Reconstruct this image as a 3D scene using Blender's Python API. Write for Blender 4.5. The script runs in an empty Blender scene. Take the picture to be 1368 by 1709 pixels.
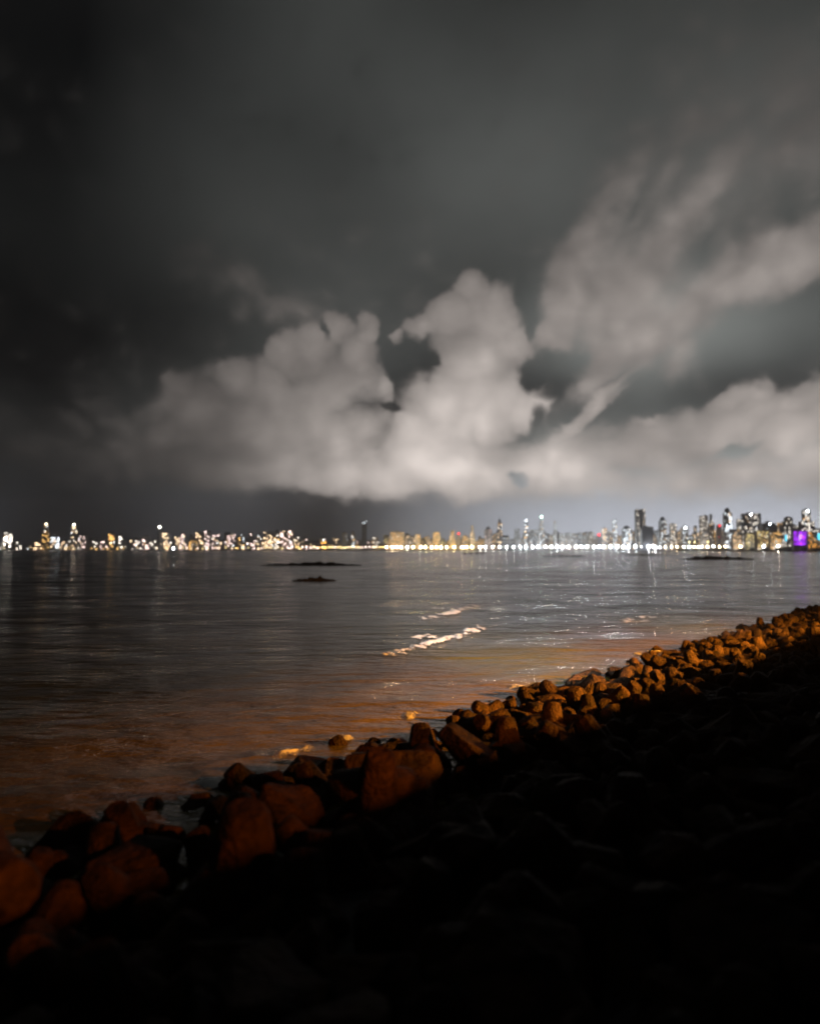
import bpy, bmesh, math, random
from mathutils import Vector, Matrix, noise, Euler
rnd = random.Random(11)
R = math.radians
scene = bpy.context.scene
COL = scene.collection

# ------------------------------------------------------------------ camera
EYE = 5.0
F = 1185.0                       # focal length in photo pixels (photo 1368 x 1709)
PITCH = math.atan(62.5 / F)
cam = bpy.data.cameras.new('camera')
cam.sensor_fit = 'HORIZONTAL'; cam.sensor_width = 36; cam.lens = 36 * F / 1368
cam.clip_start = 0.05; cam.clip_end = 60000
camo = bpy.data.objects.new('camera', cam); COL.objects.link(camo)
camo.location = (0, 0, EYE); camo.rotation_euler = (R(90) + PITCH, 0, 0)
cam.dof.use_dof = True; cam.dof.focus_distance = 26; cam.dof.aperture_fstop = 0.33
scene.camera = camo
scene.view_settings.view_transform = 'Standard'; scene.view_settings.look = 'None'
scene.view_settings.gamma = 1; scene.view_settings.exposure = 0
scene.view_settings.use_curve_mapping = False
cy = scene.cycles
cy.use_denoising = True
cy.max_bounces = 6; cy.diffuse_bounces = 2; cy.glossy_bounces = 3
cy.sample_clamp_indirect = 4; cy.filter_width = 1.8
cy.caustics_reflective = False; cy.caustics_refractive = False

def ray(px, py):                 # photo pixel -> world direction
    x = (px - 684) / F; u = (854.5 - py) / F
    c, s = math.cos(PITCH), math.sin(PITCH)
    return Vector((x, c - u * s, s + u * c))
def azel(px, py):
    d = ray(px, py).normalized()
    return math.atan2(d.x, d.y), math.asin(d.z)
def on_plane(px, py, z=0.0):
    d = ray(px, py); k = (z - EYE) / d.z
    return Vector((d.x * k, d.y * k, z))

HAZE = 1.2e-4
# ------------------------------------------------------------------ world: night sky, clouds lit by the city
world = bpy.data.worlds.new('World'); scene.world = world; world.use_nodes = True
nt = world.node_tree; nt.nodes.clear(); N = nt.nodes.new; L = nt.links.new
def mth(op, a, b=None, c=None, clamp=False):
    n = N('ShaderNodeMath'); n.operation = op; n.use_clamp = clamp
    for i, v in enumerate((a, b, c)):
        if v is None: continue
        if isinstance(v, (int, float)): n.inputs[i].default_value = v
        else: L(v, n.inputs[i])
    return n.outputs[0]
def vm(op, a, b=None, s=None):
    n = N('ShaderNodeVectorMath'); n.operation = op
    for i, v in enumerate((a, b)):
        if v is None: continue
        if isinstance(v, (tuple, list)): n.inputs[i].default_value = v
        else: L(v, n.inputs[i])
    if s is not None: n.inputs['Scale'].default_value = s
    return n.outputs[0]
tc = N('ShaderNodeTexCoord'); gen = tc.outputs['Generated']
sx = N('ShaderNodeSeparateXYZ'); L(gen, sx.inputs[0])
az = mth('ARCTAN2', sx.outputs[0], sx.outputs[1]); el = mth('ARCSINE', sx.outputs[2])
cx = N('ShaderNodeCombineXYZ'); L(az, cx.inputs[0]); L(el, cx.inputs[1])
P0 = cx.outputs[0]
def wnoise(scale, detail=3, rough=.5, off=(0, 0, 0), stretch=(1, 1, 1)):
    m = N('ShaderNodeMapping'); L(gen, m.inputs[0]); m.inputs['Location'].default_value = off
    m.inputs['Scale'].default_value = stretch
    n = N('ShaderNodeTexNoise'); n.inputs['Scale'].default_value = scale
    n.inputs['Detail'].default_value = detail; n.inputs['Roughness'].default_value = rough
    L(m.outputs[0], n.inputs['Vector']); return n
def warp(P, scale, amp, detail, off=(0, 0, 0)):
    n = wnoise(scale, detail, .55, off)
    v = vm('SUBTRACT', n.outputs['Color'], (.5, .5, .5)); v = vm('MULTIPLY', v, (amp, amp, 0))
    return vm('ADD', P, v)
Psoft = warp(P0, 4, .06, 2)
Pw = warp(P0, 9, .045, 2, (3, 1, 2))
Pw = warp(Pw, 30, .034, 4, (7, 0, 4))
def blob(P, px, py, rx, ry, rot=0):
    a, e = azel(px, py)
    m = N('ShaderNodeMapping'); m.vector_type = 'TEXTURE'; L(P, m.inputs[0])
    m.inputs['Location'].default_value = (a, e, 0)
    m.inputs['Rotation'].default_value = (0, 0, R(rot))
    m.inputs['Scale'].default_value = (rx / F, ry / F, 1)
    g = N('ShaderNodeTexGradient'); g.gradient_type = 'SPHERICAL'; L(m.outputs[0], g.inputs[0])
    return g.outputs['Fac']
def smooth(v, a, b):
    n = N('ShaderNodeMapRange'); n.interpolation_type = 'SMOOTHSTEP'
    L(v, n.inputs['Value']); n.inputs['From Min'].default_value = a; n.inputs['From Max'].default_value = b
    return n.outputs['Result']
def field(samples, rest, KR=330):
    """broad smooth brightness: kernels on a coarse grid of sky directions, weights fitted to the sampled sky brightness"""
    import numpy as np
    cs = [azel(x, y) for y in (20, 250, 450, 620, 760, 870) for x in (-120, 120, 360, 600, 840, 1080, 1320, 1540)]
    def ker(a, e, c, k):
        r = math.hypot(a - c[0], (e - c[1]) * 1.35) * F / KR; g = max(0, 1 - r); return g * g * (3 - 2 * g)
    A = []; y = []
    for (px, py, v) in samples:
        a, e = azel(px, py); A.append([ker(a, e, c, 0) for c in cs]); y.append(v - rest)
    A = np.array(A); y = np.array(y); wts = np.linalg.solve(A.T @ A + .03 * np.eye(len(cs)), A.T @ y)
    acc = None
    for c, wt in zip(cs, wts):
        if abs(wt) < .002: continue
        m = N('ShaderNodeMapping'); m.vector_type = 'TEXTURE'; L(Psoft, m.inputs[0]); m.inputs['Location'].default_value = (c[0], c[1], 0)
        m.inputs['Scale'].default_value = (KR / F, KR / F / 1.35, 1)
        g = N('ShaderNodeTexGradient'); g.gradient_type = 'SPHERICAL'; L(m.outputs[0], g.inputs[0])
        v = mth('MULTIPLY', smooth(g.outputs['Fac'], 0, 1), float(wt)); acc = v if acc is None else mth('ADD', acc, v)
    return mth('MAXIMUM', mth('ADD', acc, rest), .002)
# brightness of the thin overcast (linear) and of the thick low clouds, read over the sky
BASE = [(0, 0, .003), (350, 0, .018), (684, 0, .040), (1000, 0, .042), (1368, 0, .046), (0, 250, .004), (200, 250, .013), (450, 250, .040), (684, 250, .062),
        (900, 250, .072), (1150, 200, .075), (1368, 220, .085), (0, 450, .003), (200, 450, .013), (400, 450, .034), (600, 420, .052), (850, 380, .088), (1000, 400, .09), (1280, 400, .09),
        (0, 600, .001), (150, 620, .002), (350, 560, .018), (680, 600, .048), (880, 500, .07), (930, 620, .085), (1280, 560, .088), (1368, 560, .085), (1100, 670, .10), (1330, 625, .085), (1210, 630, .09), (1050, 690, .11), (920, 650, .095), (880, 580, .08), (1180, 690, .11), (1340, 660, .10), (0, 730, .020), (200, 700, .022), (500, 700, .05),
        (0, 800, .014), (150, 840, .012), (300, 860, .024), (500, 862, .042), (600, 880, .07), (680, 862, .12), (800, 875, .42), (1000, 860, .72), (1200, 850, .84), (1368, 850, .84), (100, 890, .008), (350, 895, .03), (900, 900, .66), (1200, 900, .82), (1300, 780, .34), (1000, 780, .32), (700, 780, .12)]
base = field(BASE, .02)
LUM = [(130, 780, .03), (200, 780, .05), (280, 720, .07), (350, 690, .105), (330, 790, .09), (450, 640, .14), (470, 780, .22), (570, 560, .18), (560, 680, .22), (560, 790, .44), (700, 780, .52), (790, 480, .16), (790, 560, .21), (800, 680, .34), (850, 790, .50),
       (940, 420, .15), (1000, 500, .20), (1080, 560, .21), (1000, 350, .15), (1200, 300, .145), (1250, 430, .185), (1368, 420, .19), (1020, 670, .24), (1000, 740, .36), (1240, 670, .26), (1160, 740, .33), (1340, 700, .30), (1100, 800, .46), (1330, 800, .44),
       (684, 400, .1), (400, 500, .08), (0, 700, .02), (0, 850, .012), (1100, 100, .07), (1368, 100, .07)]
lum = field(LUM, .03)
def union(P, blobs, k=.35):
    acc = None
    for (x, y, rx, ry, rot, w) in blobs:       # rx, ry: where the edge lies; w: how firm it is
        kk = 1 - .5 / w
        v = mth('MULTIPLY', blob(P, x, y, rx / kk, ry / kk, rot), w)
        acc = v if acc is None else mth('SMOOTH_MAX', acc, v, k)
    return acc
CL = [(318, 650, 36, 36, 0, 1.8), (345, 680, 62, 72, 0, 1.8), (404, 628, 44, 42, 0, 2), (440, 640, 52, 54, 0, 2), (478, 588, 36, 40, 0, 2), (520, 590, 50, 52, 0, 2), (562, 552, 34, 34, 0, 2.2), (612, 558, 24, 32, -10, 2.2), (600, 600, 42, 46, 0, 2.2),
      (560, 680, 90, 100, 0, 2), (430, 720, 130, 90, 15, 1.8), (300, 740, 100, 62, 20, 1.2), (240, 765, 110, 50, 8, .95), (440, 780, 200, 42, 3, 1.7), (640, 655, 24, 18, 20, 2),
      (792, 488, 32, 38, 0, 2.2), (758, 520, 50, 40, 20, 2.2), (820, 530, 46, 60, -15, 2.2), (706, 545, 36, 22, 25, 2), (668, 566, 14, 12, 0, 1.8), (790, 590, 66, 80, 0, 2.2), (850, 580, 46, 42, -20, 2),
      (742, 668, 70, 62, 40, 2.2), (800, 680, 76, 90, 0, 2.2), (866, 690, 40, 36, 30, 1.9), (700, 740, 90, 80, 40, 2.2), (600, 790, 170, 42, -6, 2), (760, 785, 150, 56, -4, 2), (640, 810, 100, 34, -8, 1.6), (560, 770, 70, 60, 0, 2),
      (920, 560, 40, 40, 0, 1.8), (950, 490, 46, 80, -10, 1.8), (975, 430, 52, 70, -25, 1.5), (1030, 500, 90, 100, 0, 1.6), (1110, 500, 120, 70, 20, 1.5), (1220, 455, 130, 46, 18, 1.6), (1340, 425, 120, 44, 18, 1.5), (1070, 560, 70, 60, 20, 1.6), (1010, 590, 60, 40, 30, 1.5),
      (1030, 360, 120, 46, 50, 1.0), (1110, 400, 130, 46, 50, 1.0), (1200, 310, 200, 50, 48, .85), (1320, 240, 150, 44, 40, .78), (1130, 250, 110, 40, 55, .68), (1125, 590, 34, 46, 60, 1.3),
      (1012, 662, 120, 17, 33, 1.9), (1000, 625, 50, 26, 35, 1.3), (895, 668, 20, 32, -40, 1.7),
      (930, 770, 110, 56, 15, 1.7), (1060, 745, 130, 44, 15, 1.7), (1083, 702, 20, 18, 0, 1.7), (1170, 730, 110, 44, 22, 1.7), (1215, 670, 50, 26, 35, 1.9), (1255, 655, 30, 30, 0, 1.9), (1240, 700, 90, 40, 15, 1.8), (1335, 665, 60, 28, 15, 1.7),
      (1340, 710, 110, 46, 14, 1.8), (1200, 790, 240, 44, 4, 1.1), (1000, 800, 130, 34, 0, 1.1), (1360, 790, 120, 60, 0, 1.1), (60, 745, 150, 46, 0, .72), (440, 485, 90, 20, -18, .70)]
HO = [(690, 602, 42, 34, 0, 1.6), (730, 592, 18, 15, 0, 1.5), (660, 620, 20, 26, 0, 1.5), (612, 682, 40, 14, 20, .72), (645, 678, 22, 10, 0, 1.2), (540, 555, 6, 16, 25, .9), (934, 606, 42, 22, 12, 1.5), (880, 625, 30, 26, 0, 1.6), (925, 640, 32, 16, 30, 1.2),
      (893, 700, 12, 22, -10, 1.1), (878, 500, 15, 50, 14, 1.6), (884, 545, 8, 22, 0, 1.3), (876, 798, 17, 11, 0, 1.1), (1065, 632, 42, 12, 33, .85), (1092, 672, 56, 18, 12, 1.7), (1228, 752, 36, 8, 14, 1.0), (1290, 560, 120, 52, 14, 1.6), (1150, 655, 26, 22, 0, 1.2), (1180, 400, 70, 16, 48, .75), (1060, 330, 60, 14, 50, .7)]
vor = N('ShaderNodeTexVoronoi'); vor.feature = 'SMOOTH_F1'; vor.inputs['Scale'].default_value = 24; vor.inputs['Smoothness'].default_value = .5
vw = wnoise(9, 3, .5, (4, 4, 1)); vv = vm('MULTIPLY', vm('SUBTRACT', vw.outputs['Color'], (.5, .5, .5)), (.10, .10, .10)); L(vm('ADD', gen, vv), vor.inputs['Vector'])
bil = mth('SUBTRACT', .42, vor.outputs['Distance'])
fb = wnoise(14, 5, .6, (1, 5, 2), (1, 1, 1.5)); fine = mth('SUBTRACT', fb.outputs['Fac'], .5)
S = union(Pw, CL); S = mth('ADD', S, mth('ADD', mth('MULTIPLY', bil, .35), mth('MULTIPLY', fine, .55)))
H = union(Pw, HO, .2); H = mth('ADD', H, mth('MULTIPLY', fine, .5))
core = mth('ADD', mth('MULTIPLY', smooth(S, .26, .90), .66), mth('MULTIPLY', smooth(S, -.1, 1.5), .34))
hole = mth('SUBTRACT', 1, mth('MULTIPLY', smooth(H, .20, .85), .93))
mask = mth('MULTIPLY', core, hole)
mask = mth('MULTIPLY', mask, smooth(mth('ADD', el, mth('MULTIPLY', fine, .05)), azel(684, 872)[1], azel(684, 816)[1]))
fb2 = wnoise(6, 5, .55, (9, 2, 1), (1, 1, 1.4))
sm = N('ShaderNodeMapping'); L(Psoft, sm.inputs[0]); sm.inputs['Rotation'].default_value = (0, 0, R(-42)); sm.inputs['Scale'].default_value = (4.5, 12, 1)
st = N('ShaderNodeTexNoise'); st.inputs['Scale'].default_value = 1; st.inputs['Detail'].default_value = 4; st.inputs['Roughness'].default_value = .5; L(sm.outputs[0], st.inputs['Vector'])
lum = mth('MULTIPLY', lum, mth('ADD', mth('MULTIPLY', fb2.outputs['Fac'], 1.0), .50))
lum = mth('MULTIPLY', lum, mth('ADD', mth('MULTIPLY', smooth(st.outputs['Fac'], .3, .7), .22), .89))
lum = mth('MULTIPLY', lum, mth('ADD', mth('MULTIPLY', smooth(S, .2, 2.2), .28), .84))
lum = mth('MULTIPLY', lum, mth('ADD', mth('MULTIPLY', bil, .35), 1.0))
base = mth('MULTIPLY', base, mth('ADD', mth('MULTIPLY', fb2.outputs['Fac'], .4), .8))
def tint(v, col):
    n = N('ShaderNodeVectorMath'); n.operation = 'SCALE'; n.inputs[0].default_value = col; L(v, n.inputs['Scale']); return n.outputs[0]
low = smooth(el, azel(684, 740)[1], azel(684, 870)[1])
bt = N('ShaderNodeMix'); bt.data_type = 'RGBA'; L(low, bt.inputs['Factor'])
bt.inputs['A'].default_value = (.99, 1.04, .99, 1); bt.inputs['B'].default_value = (.96, 1.0, 1.12, 1)
bcol = N('ShaderNodeVectorMath'); bcol.operation = 'SCALE'; L(bt.outputs['Result'], bcol.inputs[0]); L(base, bcol.inputs['Scale'])
ccol = tint(lum, (1.50, 1.34, 1.245))
mx = N('ShaderNodeMix'); mx.data_type = 'RGBA'; L(mask, mx.inputs['Factor']); L(bcol.outputs[0], mx.inputs['A']); L(ccol, mx.inputs['B'])
# rest of the sky: the same city-lit overcast, no detail needed
bgc = N('ShaderNodeBackground'); L(mx.outputs['Result'], bgc.inputs['Color']); bgc.inputs['Strength'].default_value = 1.0
sky = N('ShaderNodeTexSky'); sky.sky_type = 'NISHITA'; sky.sun_disc = False
sky.sun_elevation = R(-6); sky.sun_rotation = R(200)
bgs = N('ShaderNodeBackground'); L(sky.outputs[0], bgs.inputs['Color']); bgs.inputs['Strength'].default_value = 0.05
ad = N('ShaderNodeAddShader'); L(bgc.outputs[0], ad.inputs[0]); L(bgs.outputs[0], ad.inputs[1])
wo = N('ShaderNodeOutputWorld'); L(ad.outputs[0], wo.inputs['Surface'])
world.cycles.sampling_method = 'MANUAL'; world.cycles.sample_map_resolution = 512

# ------------------------------------------------------------------ shore frame: t runs along the shore, n out to sea
T = Vector((.647, .7625, 0)).normalized(); NN = Vector((-T.y, T.x, 0))
def tn(t, n, z=0.0): return T * t + NN * n + Vector((0, 0, z))

# moon behind thin cloud, and the street lamps of the promenade (lamp posts are built further down)
sun = bpy.data.lights.new('moon', 'SUN'); sun.energy = 0.02; sun.angle = R(3); sun.color = (.9, .93, 1)
so = bpy.data.objects.new('moon', sun); COL.objects.link(so); so.rotation_euler = Euler((R(50), 0, R(200)))
def lamp(name, pos, aim, power, color, size, blend, radius=.15):
    l = bpy.data.lights.new(name, 'SPOT'); l.energy = power; l.color = color; l.spot_size = R(size); l.spot_blend = blend
    l.shadow_soft_size = radius
    o = bpy.data.objects.new(name, l); COL.objects.link(o); o.location = pos
    o.rotation_euler = (Vector(aim) - Vector(pos)).to_track_quat('-Z', 'Y').to_euler(); return o
LAMPS = [(tn(7, -10, 7.05), 13500, 8), (tn(27, -10, 7.05), 230000, 27), (tn(45, -10, 7.05), 110000, 44)]
for pos, pw, t0 in LAMPS: lamp('sodium_light', pos, tn(t0, 14 if t0 < 10 else 8, 0), pw * 1.4, (1, .24, .015) if t0 < 10 else (1, .36, .03), 88, 1.0, .2)
FOAM_FILL_POS = tn(-6, -24, 17.0)  # unseen white spots added behind the viewer to whiten the foam crests
lamp('foam_fill_light', FOAM_FILL_POS, on_plane(745, 1048), 900000, (.86, .95, 1), 13, 1.0, .3)
lamp('foam_fill_light', FOAM_FILL_POS, on_plane(1065, 1022), 700000, (.86, .95, 1), 8, 1.0, .3)

# ------------------------------------------------------------------ materials
def mat(name, base=(.1, .1, .1), rough=.7, spec=.5, emit=None, strength=0):
    m = bpy.data.materials.new(name); m.use_nodes = True
    p = m.node_tree.nodes['Principled BSDF']
    p.inputs['Base Color'].default_value = (*base, 1); p.inputs['Roughness'].default_value = rough
    p.inputs['Specular IOR Level'].default_value = spec
    if emit:
        p.inputs['Emission Color'].default_value = (*emit, 1); p.inputs['Emission Strength'].default_value = strength
    return m
def varied(name, c1, c2, scale, rough=(.5, .8), bump=.3, bscale=8, spec=.5, coords='Object'):
    m = mat(name, c1); t = m.node_tree; n = t.nodes; l = t.links; p = n['Principled BSDF']
    co = n.new('ShaderNodeTexCoord'); oi = n.new('ShaderNodeObjectInfo')
    ad = n.new('ShaderNodeVectorMath'); ad.operation = 'ADD'; l.new(co.outputs[coords], ad.inputs[0])
    sc = n.new('ShaderNodeMath'); sc.operation = 'MULTIPLY'; sc.inputs[1].default_value = 37; l.new(oi.outputs['Random'], sc.inputs[0]); l.new(sc.outputs[0], ad.inputs[1])
    a = n.new('ShaderNodeTexNoise'); a.inputs['Scale'].default_value = scale; a.inputs['Detail'].default_value = 5; a.inputs['Roughness'].default_value = .6
    l.new(ad.outputs[0], a.inputs['Vector'])
    r = n.new('ShaderNodeValToRGB'); r.color_ramp.elements[0].position = .36; r.color_ramp.elements[1].position = .66
    r.color_ramp.elements[0].color = (*c1, 1); r.color_ramp.elements[1].color = (*c2, 1); l.new(a.outputs['Fac'], r.inputs[0])
    hs = n.new('ShaderNodeHueSaturation'); l.new(r.outputs[0], hs.inputs['Color'])
    mr = n.new('ShaderNodeMapRange'); mr.inputs['To Min'].default_value = .6; mr.inputs['To Max'].default_value = 1.45; l.new(oi.outputs['Random'], mr.inputs[0]); l.new(mr.outputs[0], hs.inputs['Value'])
    l.new(hs.outputs[0], p.inputs['Base Color'])
    rr = n.new('ShaderNodeMapRange'); rr.inputs['To Min'].default_value = rough[0]; rr.inputs['To Max'].default_value = rough[1]; l.new(a.outputs['Fac'], rr.inputs[0]); l.new(rr.outputs[0], p.inputs['Roughness'])
    b = n.new('ShaderNodeTexNoise'); b.inputs['Scale'].default_value = bscale; b.inputs['Detail'].default_value = 6; l.new(ad.outputs[0], b.inputs['Vector'])
    bp = n.new('ShaderNodeBump'); bp.inputs['Strength'].default_value = bump; bp.inputs['Distance'].default_value = .1; l.new(b.outputs['Fac'], bp.inputs['Height']); l.new(bp.outputs[0], p.inputs['Normal'])
    p.inputs['Specular IOR Level'].default_value = spec
    return m
M = {}
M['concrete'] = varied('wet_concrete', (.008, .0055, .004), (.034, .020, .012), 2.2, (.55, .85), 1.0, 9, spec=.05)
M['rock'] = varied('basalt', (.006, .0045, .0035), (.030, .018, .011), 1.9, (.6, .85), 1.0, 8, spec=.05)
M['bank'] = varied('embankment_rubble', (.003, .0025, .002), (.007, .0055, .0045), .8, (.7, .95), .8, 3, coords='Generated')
M['reef'] = varied('reef_rock', (.006, .006, .006), (.014, .013, .012), .5, (.8, .95), .5, 2, spec=.15)
M['paving'] = varied('paving', (.06, .058, .055), (.1, .095, .09), 1.5, (.7, .9), .2, 6)
M['land'] = varied('land', (.02, .02, .018), (.045, .042, .036), .02, (.8, .95), .2, .1)
M['leaf'] = varied('leaves', (.012, .02, .01), (.03, .045, .02), .3, (.6, .8), .2, 2)
M['foam'] = varied('foam', (.36, .36, .35), (.55, .55, .54), 3, (.5, .8), .4, 14)
fm = M['foam']; ft = fm.node_tree; fp = ft.nodes['Principled BSDF']
at = ft.nodes.new('ShaderNodeAttribute'); at.attribute_name = 'froth'
tc2 = ft.nodes.new('ShaderNodeTexCoord'); mp2 = ft.nodes.new('ShaderNodeMapping'); mp2.inputs['Scale'].default_value = (1, .55, 1); ft.links.new(tc2.outputs['Object'], mp2.inputs[0])
n2 = ft.nodes.new('ShaderNodeTexNoise'); n2.inputs['Scale'].default_value = 4.5; n2.inputs['Detail'].default_value = 6; n2.inputs['Roughness'].default_value = .7; ft.links.new(mp2.outputs[0], n2.inputs[0])
m1 = ft.nodes.new('ShaderNodeMath'); m1.operation = 'MULTIPLY_ADD'; m1.inputs[1].default_value = 2.6; m1.inputs[2].default_value = -1.45; ft.links.new(n2.outputs['Fac'], m1.inputs[0])
m2 = ft.nodes.new('ShaderNodeMath'); m2.operation = 'ADD'; ft.links.new(m1.outputs[0], m2.inputs[0]); ft.links.new(at.outputs['Fac'], m2.inputs[1])
m3 = ft.nodes.new('ShaderNodeMapRange'); m3.interpolation_type = 'SMOOTHSTEP'; m3.inputs['From Min'].default_value = -.05; m3.inputs['From Max'].default_value = .6; ft.links.new(m2.outputs[0], m3.inputs[0])
ft.links.new(m3.outputs[0], fp.inputs['Alpha'])
M['steel'] = mat('galvanised_steel', (.25, .25, .25), .5)
# water
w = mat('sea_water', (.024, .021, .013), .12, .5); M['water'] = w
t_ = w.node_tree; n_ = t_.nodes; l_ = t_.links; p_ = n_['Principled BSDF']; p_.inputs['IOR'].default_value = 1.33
geo = n_.new('ShaderNodeNewGeometry')
def wn(scale, detail, stretch, rot):
    mp = n_.new('ShaderNodeMapping'); mp.inputs['Scale'].default_value = stretch; mp.inputs['Rotation'].default_value = (0, 0, R(rot))
    l_.new(geo.outputs['Position'], mp.inputs[0])
    a = n_.new('ShaderNodeTexNoise'); a.inputs['Scale'].default_value = scale; a.inputs['Detail'].default_value = detail; a.inputs['Roughness'].default_value = .6
    l_.new(mp.outputs[0], a.inputs[0]); return a.outputs['Fac']
h1 = wn(.9, 5, (.45, 1, 1), 25); h2 = wn(.12, 4, (.5, 1, 1), -10); h3 = wn(3.5, 3, (.6, 1, 1), 40)
def wm(op, a, b):
    n = n_.new('ShaderNodeMath'); n.operation = op
    for i, v in enumerate((a, b)):
        if isinstance(v, (int, float)): n.inputs[i].default_value = v
        else: l_.new(v, n.inputs[i])
    return n.outputs[0]
hh = wm('ADD', wm('ADD', wm('MULTIPLY', h1, .26), wm('MULTIPLY', h2, 1.1)), wm('MULTIPLY', h3, .035))
bp = n_.new('ShaderNodeBump'); bp.inputs['Strength'].default_value = 1; bp.inputs['Distance'].default_value = 1.0
l_.new(hh, bp.inputs['Height']); l_.new(bp.outputs[0], p_.inputs['Normal'])
rr = n_.new('ShaderNodeMapRange'); l_.new(h2, rr.inputs[0]); rr.inputs['From Min'].default_value = .35; rr.inputs['From Max'].default_value = .65
rr.inputs['To Min'].default_value = .11; rr.inputs['To Max'].default_value = .24; l_.new(rr.outputs[0], p_.inputs['Roughness'])

# muddy shallows beside the rocks, darker further out; amber also paints in the lamplit band
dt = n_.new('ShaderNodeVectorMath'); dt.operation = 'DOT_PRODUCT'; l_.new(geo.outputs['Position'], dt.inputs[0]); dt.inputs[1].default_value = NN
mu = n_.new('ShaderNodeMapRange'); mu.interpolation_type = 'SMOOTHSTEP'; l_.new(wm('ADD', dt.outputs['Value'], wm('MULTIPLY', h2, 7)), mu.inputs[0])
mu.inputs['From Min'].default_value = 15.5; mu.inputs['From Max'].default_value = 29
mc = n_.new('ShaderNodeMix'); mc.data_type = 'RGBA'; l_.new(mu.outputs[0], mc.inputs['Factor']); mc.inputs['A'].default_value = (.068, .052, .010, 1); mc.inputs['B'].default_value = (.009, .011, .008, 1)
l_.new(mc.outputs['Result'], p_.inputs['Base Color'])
# ------------------------------------------------------------------ helpers
def obj(name, verts, faces, m=None, parent=None, loc=None, smooth=False):
    me = bpy.data.meshes.new(name); me.from_pydata([tuple(v) for v in verts], [], faces); me.update()
    if smooth: me.shade_smooth()
    o = bpy.data.objects.new(name, me); COL.objects.link(o)
    for mm in (m if isinstance(m, (list, tuple)) else [m]):
        if mm: me.materials.append(mm)
    if parent: o.parent = parent
    if loc is not None: o.location = loc
    return o
def tag(o, label=None, cat=None, group=None, kind=None):
    if label: o['label'] = label
    if cat: o['category'] = cat
    if group: o['group'] = group
    if kind: o['kind'] = kind
    return o
def empty(name, loc, rz=0):
    o = bpy.data.objects.new(name, None); COL.objects.link(o); o.location = loc; o.rotation_euler = (0, 0, rz)
    o.empty_display_size = .1; return o
def copy_tree(o, parent=None):
    c = o.copy(); COL.objects.link(c); c.parent = parent
    for ch in list(o.children): copy_tree(ch, c)
    return c
class MB:
    def __init__(s): s.v = []; s.f = []
    def box(s, x0, x1, y0, y1, z0, z1):
        b = len(s.v)
        s.v += [(x0, y0, z0), (x1, y0, z0), (x1, y1, z0), (x0, y1, z0), (x0, y0, z1), (x1, y0, z1), (x1, y1, z1), (x0, y1, z1)]
        s.f += [tuple(b + i for i in q) for q in ((0, 3, 2, 1), (4, 5, 6, 7), (0, 1, 5, 4), (1, 2, 6, 5), (2, 3, 7, 6), (3, 0, 4, 7))]
    def prism(s, cx, cy, r0, r1, z0, z1, k=8):
        b = len(s.v)
        for z, r in ((z0, r0), (z1, r1)):
            for i in range(k):
                a = 2 * math.pi * i / k; s.v.append((cx + r * math.cos(a), cy + r * math.sin(a), z))
        for i in range(k): j = (i + 1) % k; s.f.append((b + i, b + j, b + k + j, b + k + i))
        s.f.append(tuple(b + k + i for i in range(k))); s.f.append(tuple(b + k - 1 - i for i in range(k)))
    def tube(s, a, c, r, k=8):
        a = Vector(a); c = Vector(c); q = (c - a).to_track_quat('Z', 'Y'); b = len(s.v)
        for p in (a, c):
            for i in range(k):
                g = 2 * math.pi * i / k; s.v.append(tuple(p + q @ Vector((r * math.cos(g), r * math.sin(g), 0))))
        for i in range(k): j = (i + 1) % k; s.f.append((b + i, b + j, b + k + j, b + k + i))
        s.f.append(tuple(b + k + i for i in range(k))); s.f.append(tuple(b + k - 1 - i for i in range(k)))
    def build(s, name, m, parent=None, loc=None): return obj(name, s.v, s.f, m, parent, loc)
def sphere_mb(r, k=8, rings=5, sq=1):
    v = []; f = []
    for i in range(1, rings):
        ph = math.pi * i / rings
        for j in range(k):
            a = 2 * math.pi * j / k; v.append((r * math.sin(ph) * math.cos(a), r * math.sin(ph) * math.sin(a), sq * r * math.cos(ph)))
    top = len(v); v.append((0, 0, sq * r)); bot = len(v); v.append((0, 0, -sq * r))
    for j in range(k):
        f.append((top, j, (j + 1) % k)); q = (rings - 2) * k; f.append((bot, q + (j + 1) % k, q + j))
        for i in range(rings - 2):
            a = i * k + j; b = i * k + (j + 1) % k; f.append((a, a + k, b + k, b))
    return v, f

# ------------------------------------------------------------------ water
def wave(x, y):
    h = 0
    for (a, wl, ang, ph) in WAVES: h += a * math.sin(2 * math.pi * (x * math.cos(ang) + y * math.sin(ang)) / wl + ph)
    return h
WAVES = [(rnd.uniform(.5, 1) * .0038 * wl, wl, R(115) + rnd.uniform(-.75, .75), rnd.uniform(0, 6.3)) for wl in (9, 6.5, 4.6, 3.4, 2.6, 2.1, 1.7, 1.3)]
def fade(x, y):
    d = min(x + 75, 115 - x, y + 25, 185 - y) / 12.0
    return max(0, min(1, d))
X0, X1, Y0, Y1 = -75, 115, -25, 185
stp = .55; nx = int((X1 - X0) / stp); ny = int((Y1 - Y0) / stp)
def water_z(x, y):
    z = fade(x, y) * wave(x, y) * (.65 + .9 * max(0, noise.noise(Vector((x * .05, y * .05, 3)))))
    return z
vs = []; fs = []
for j in range(ny + 1):
    for i in range(nx + 1):
        x = X0 + (X1 - X0) * i / nx; y = Y0 + (Y1 - Y0) * j / ny
        vs.append((x, y, water_z(x, y)))
for j in range(ny):
    for i in range(nx):
        a = j * (nx + 1) + i; fs.append((a, a + 1, a + nx + 2, a + nx + 1))
B = 25000; b = len(vs)
xs = [-B, X0, X1, B]; ys = [-B, Y0, Y1, B]
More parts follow.
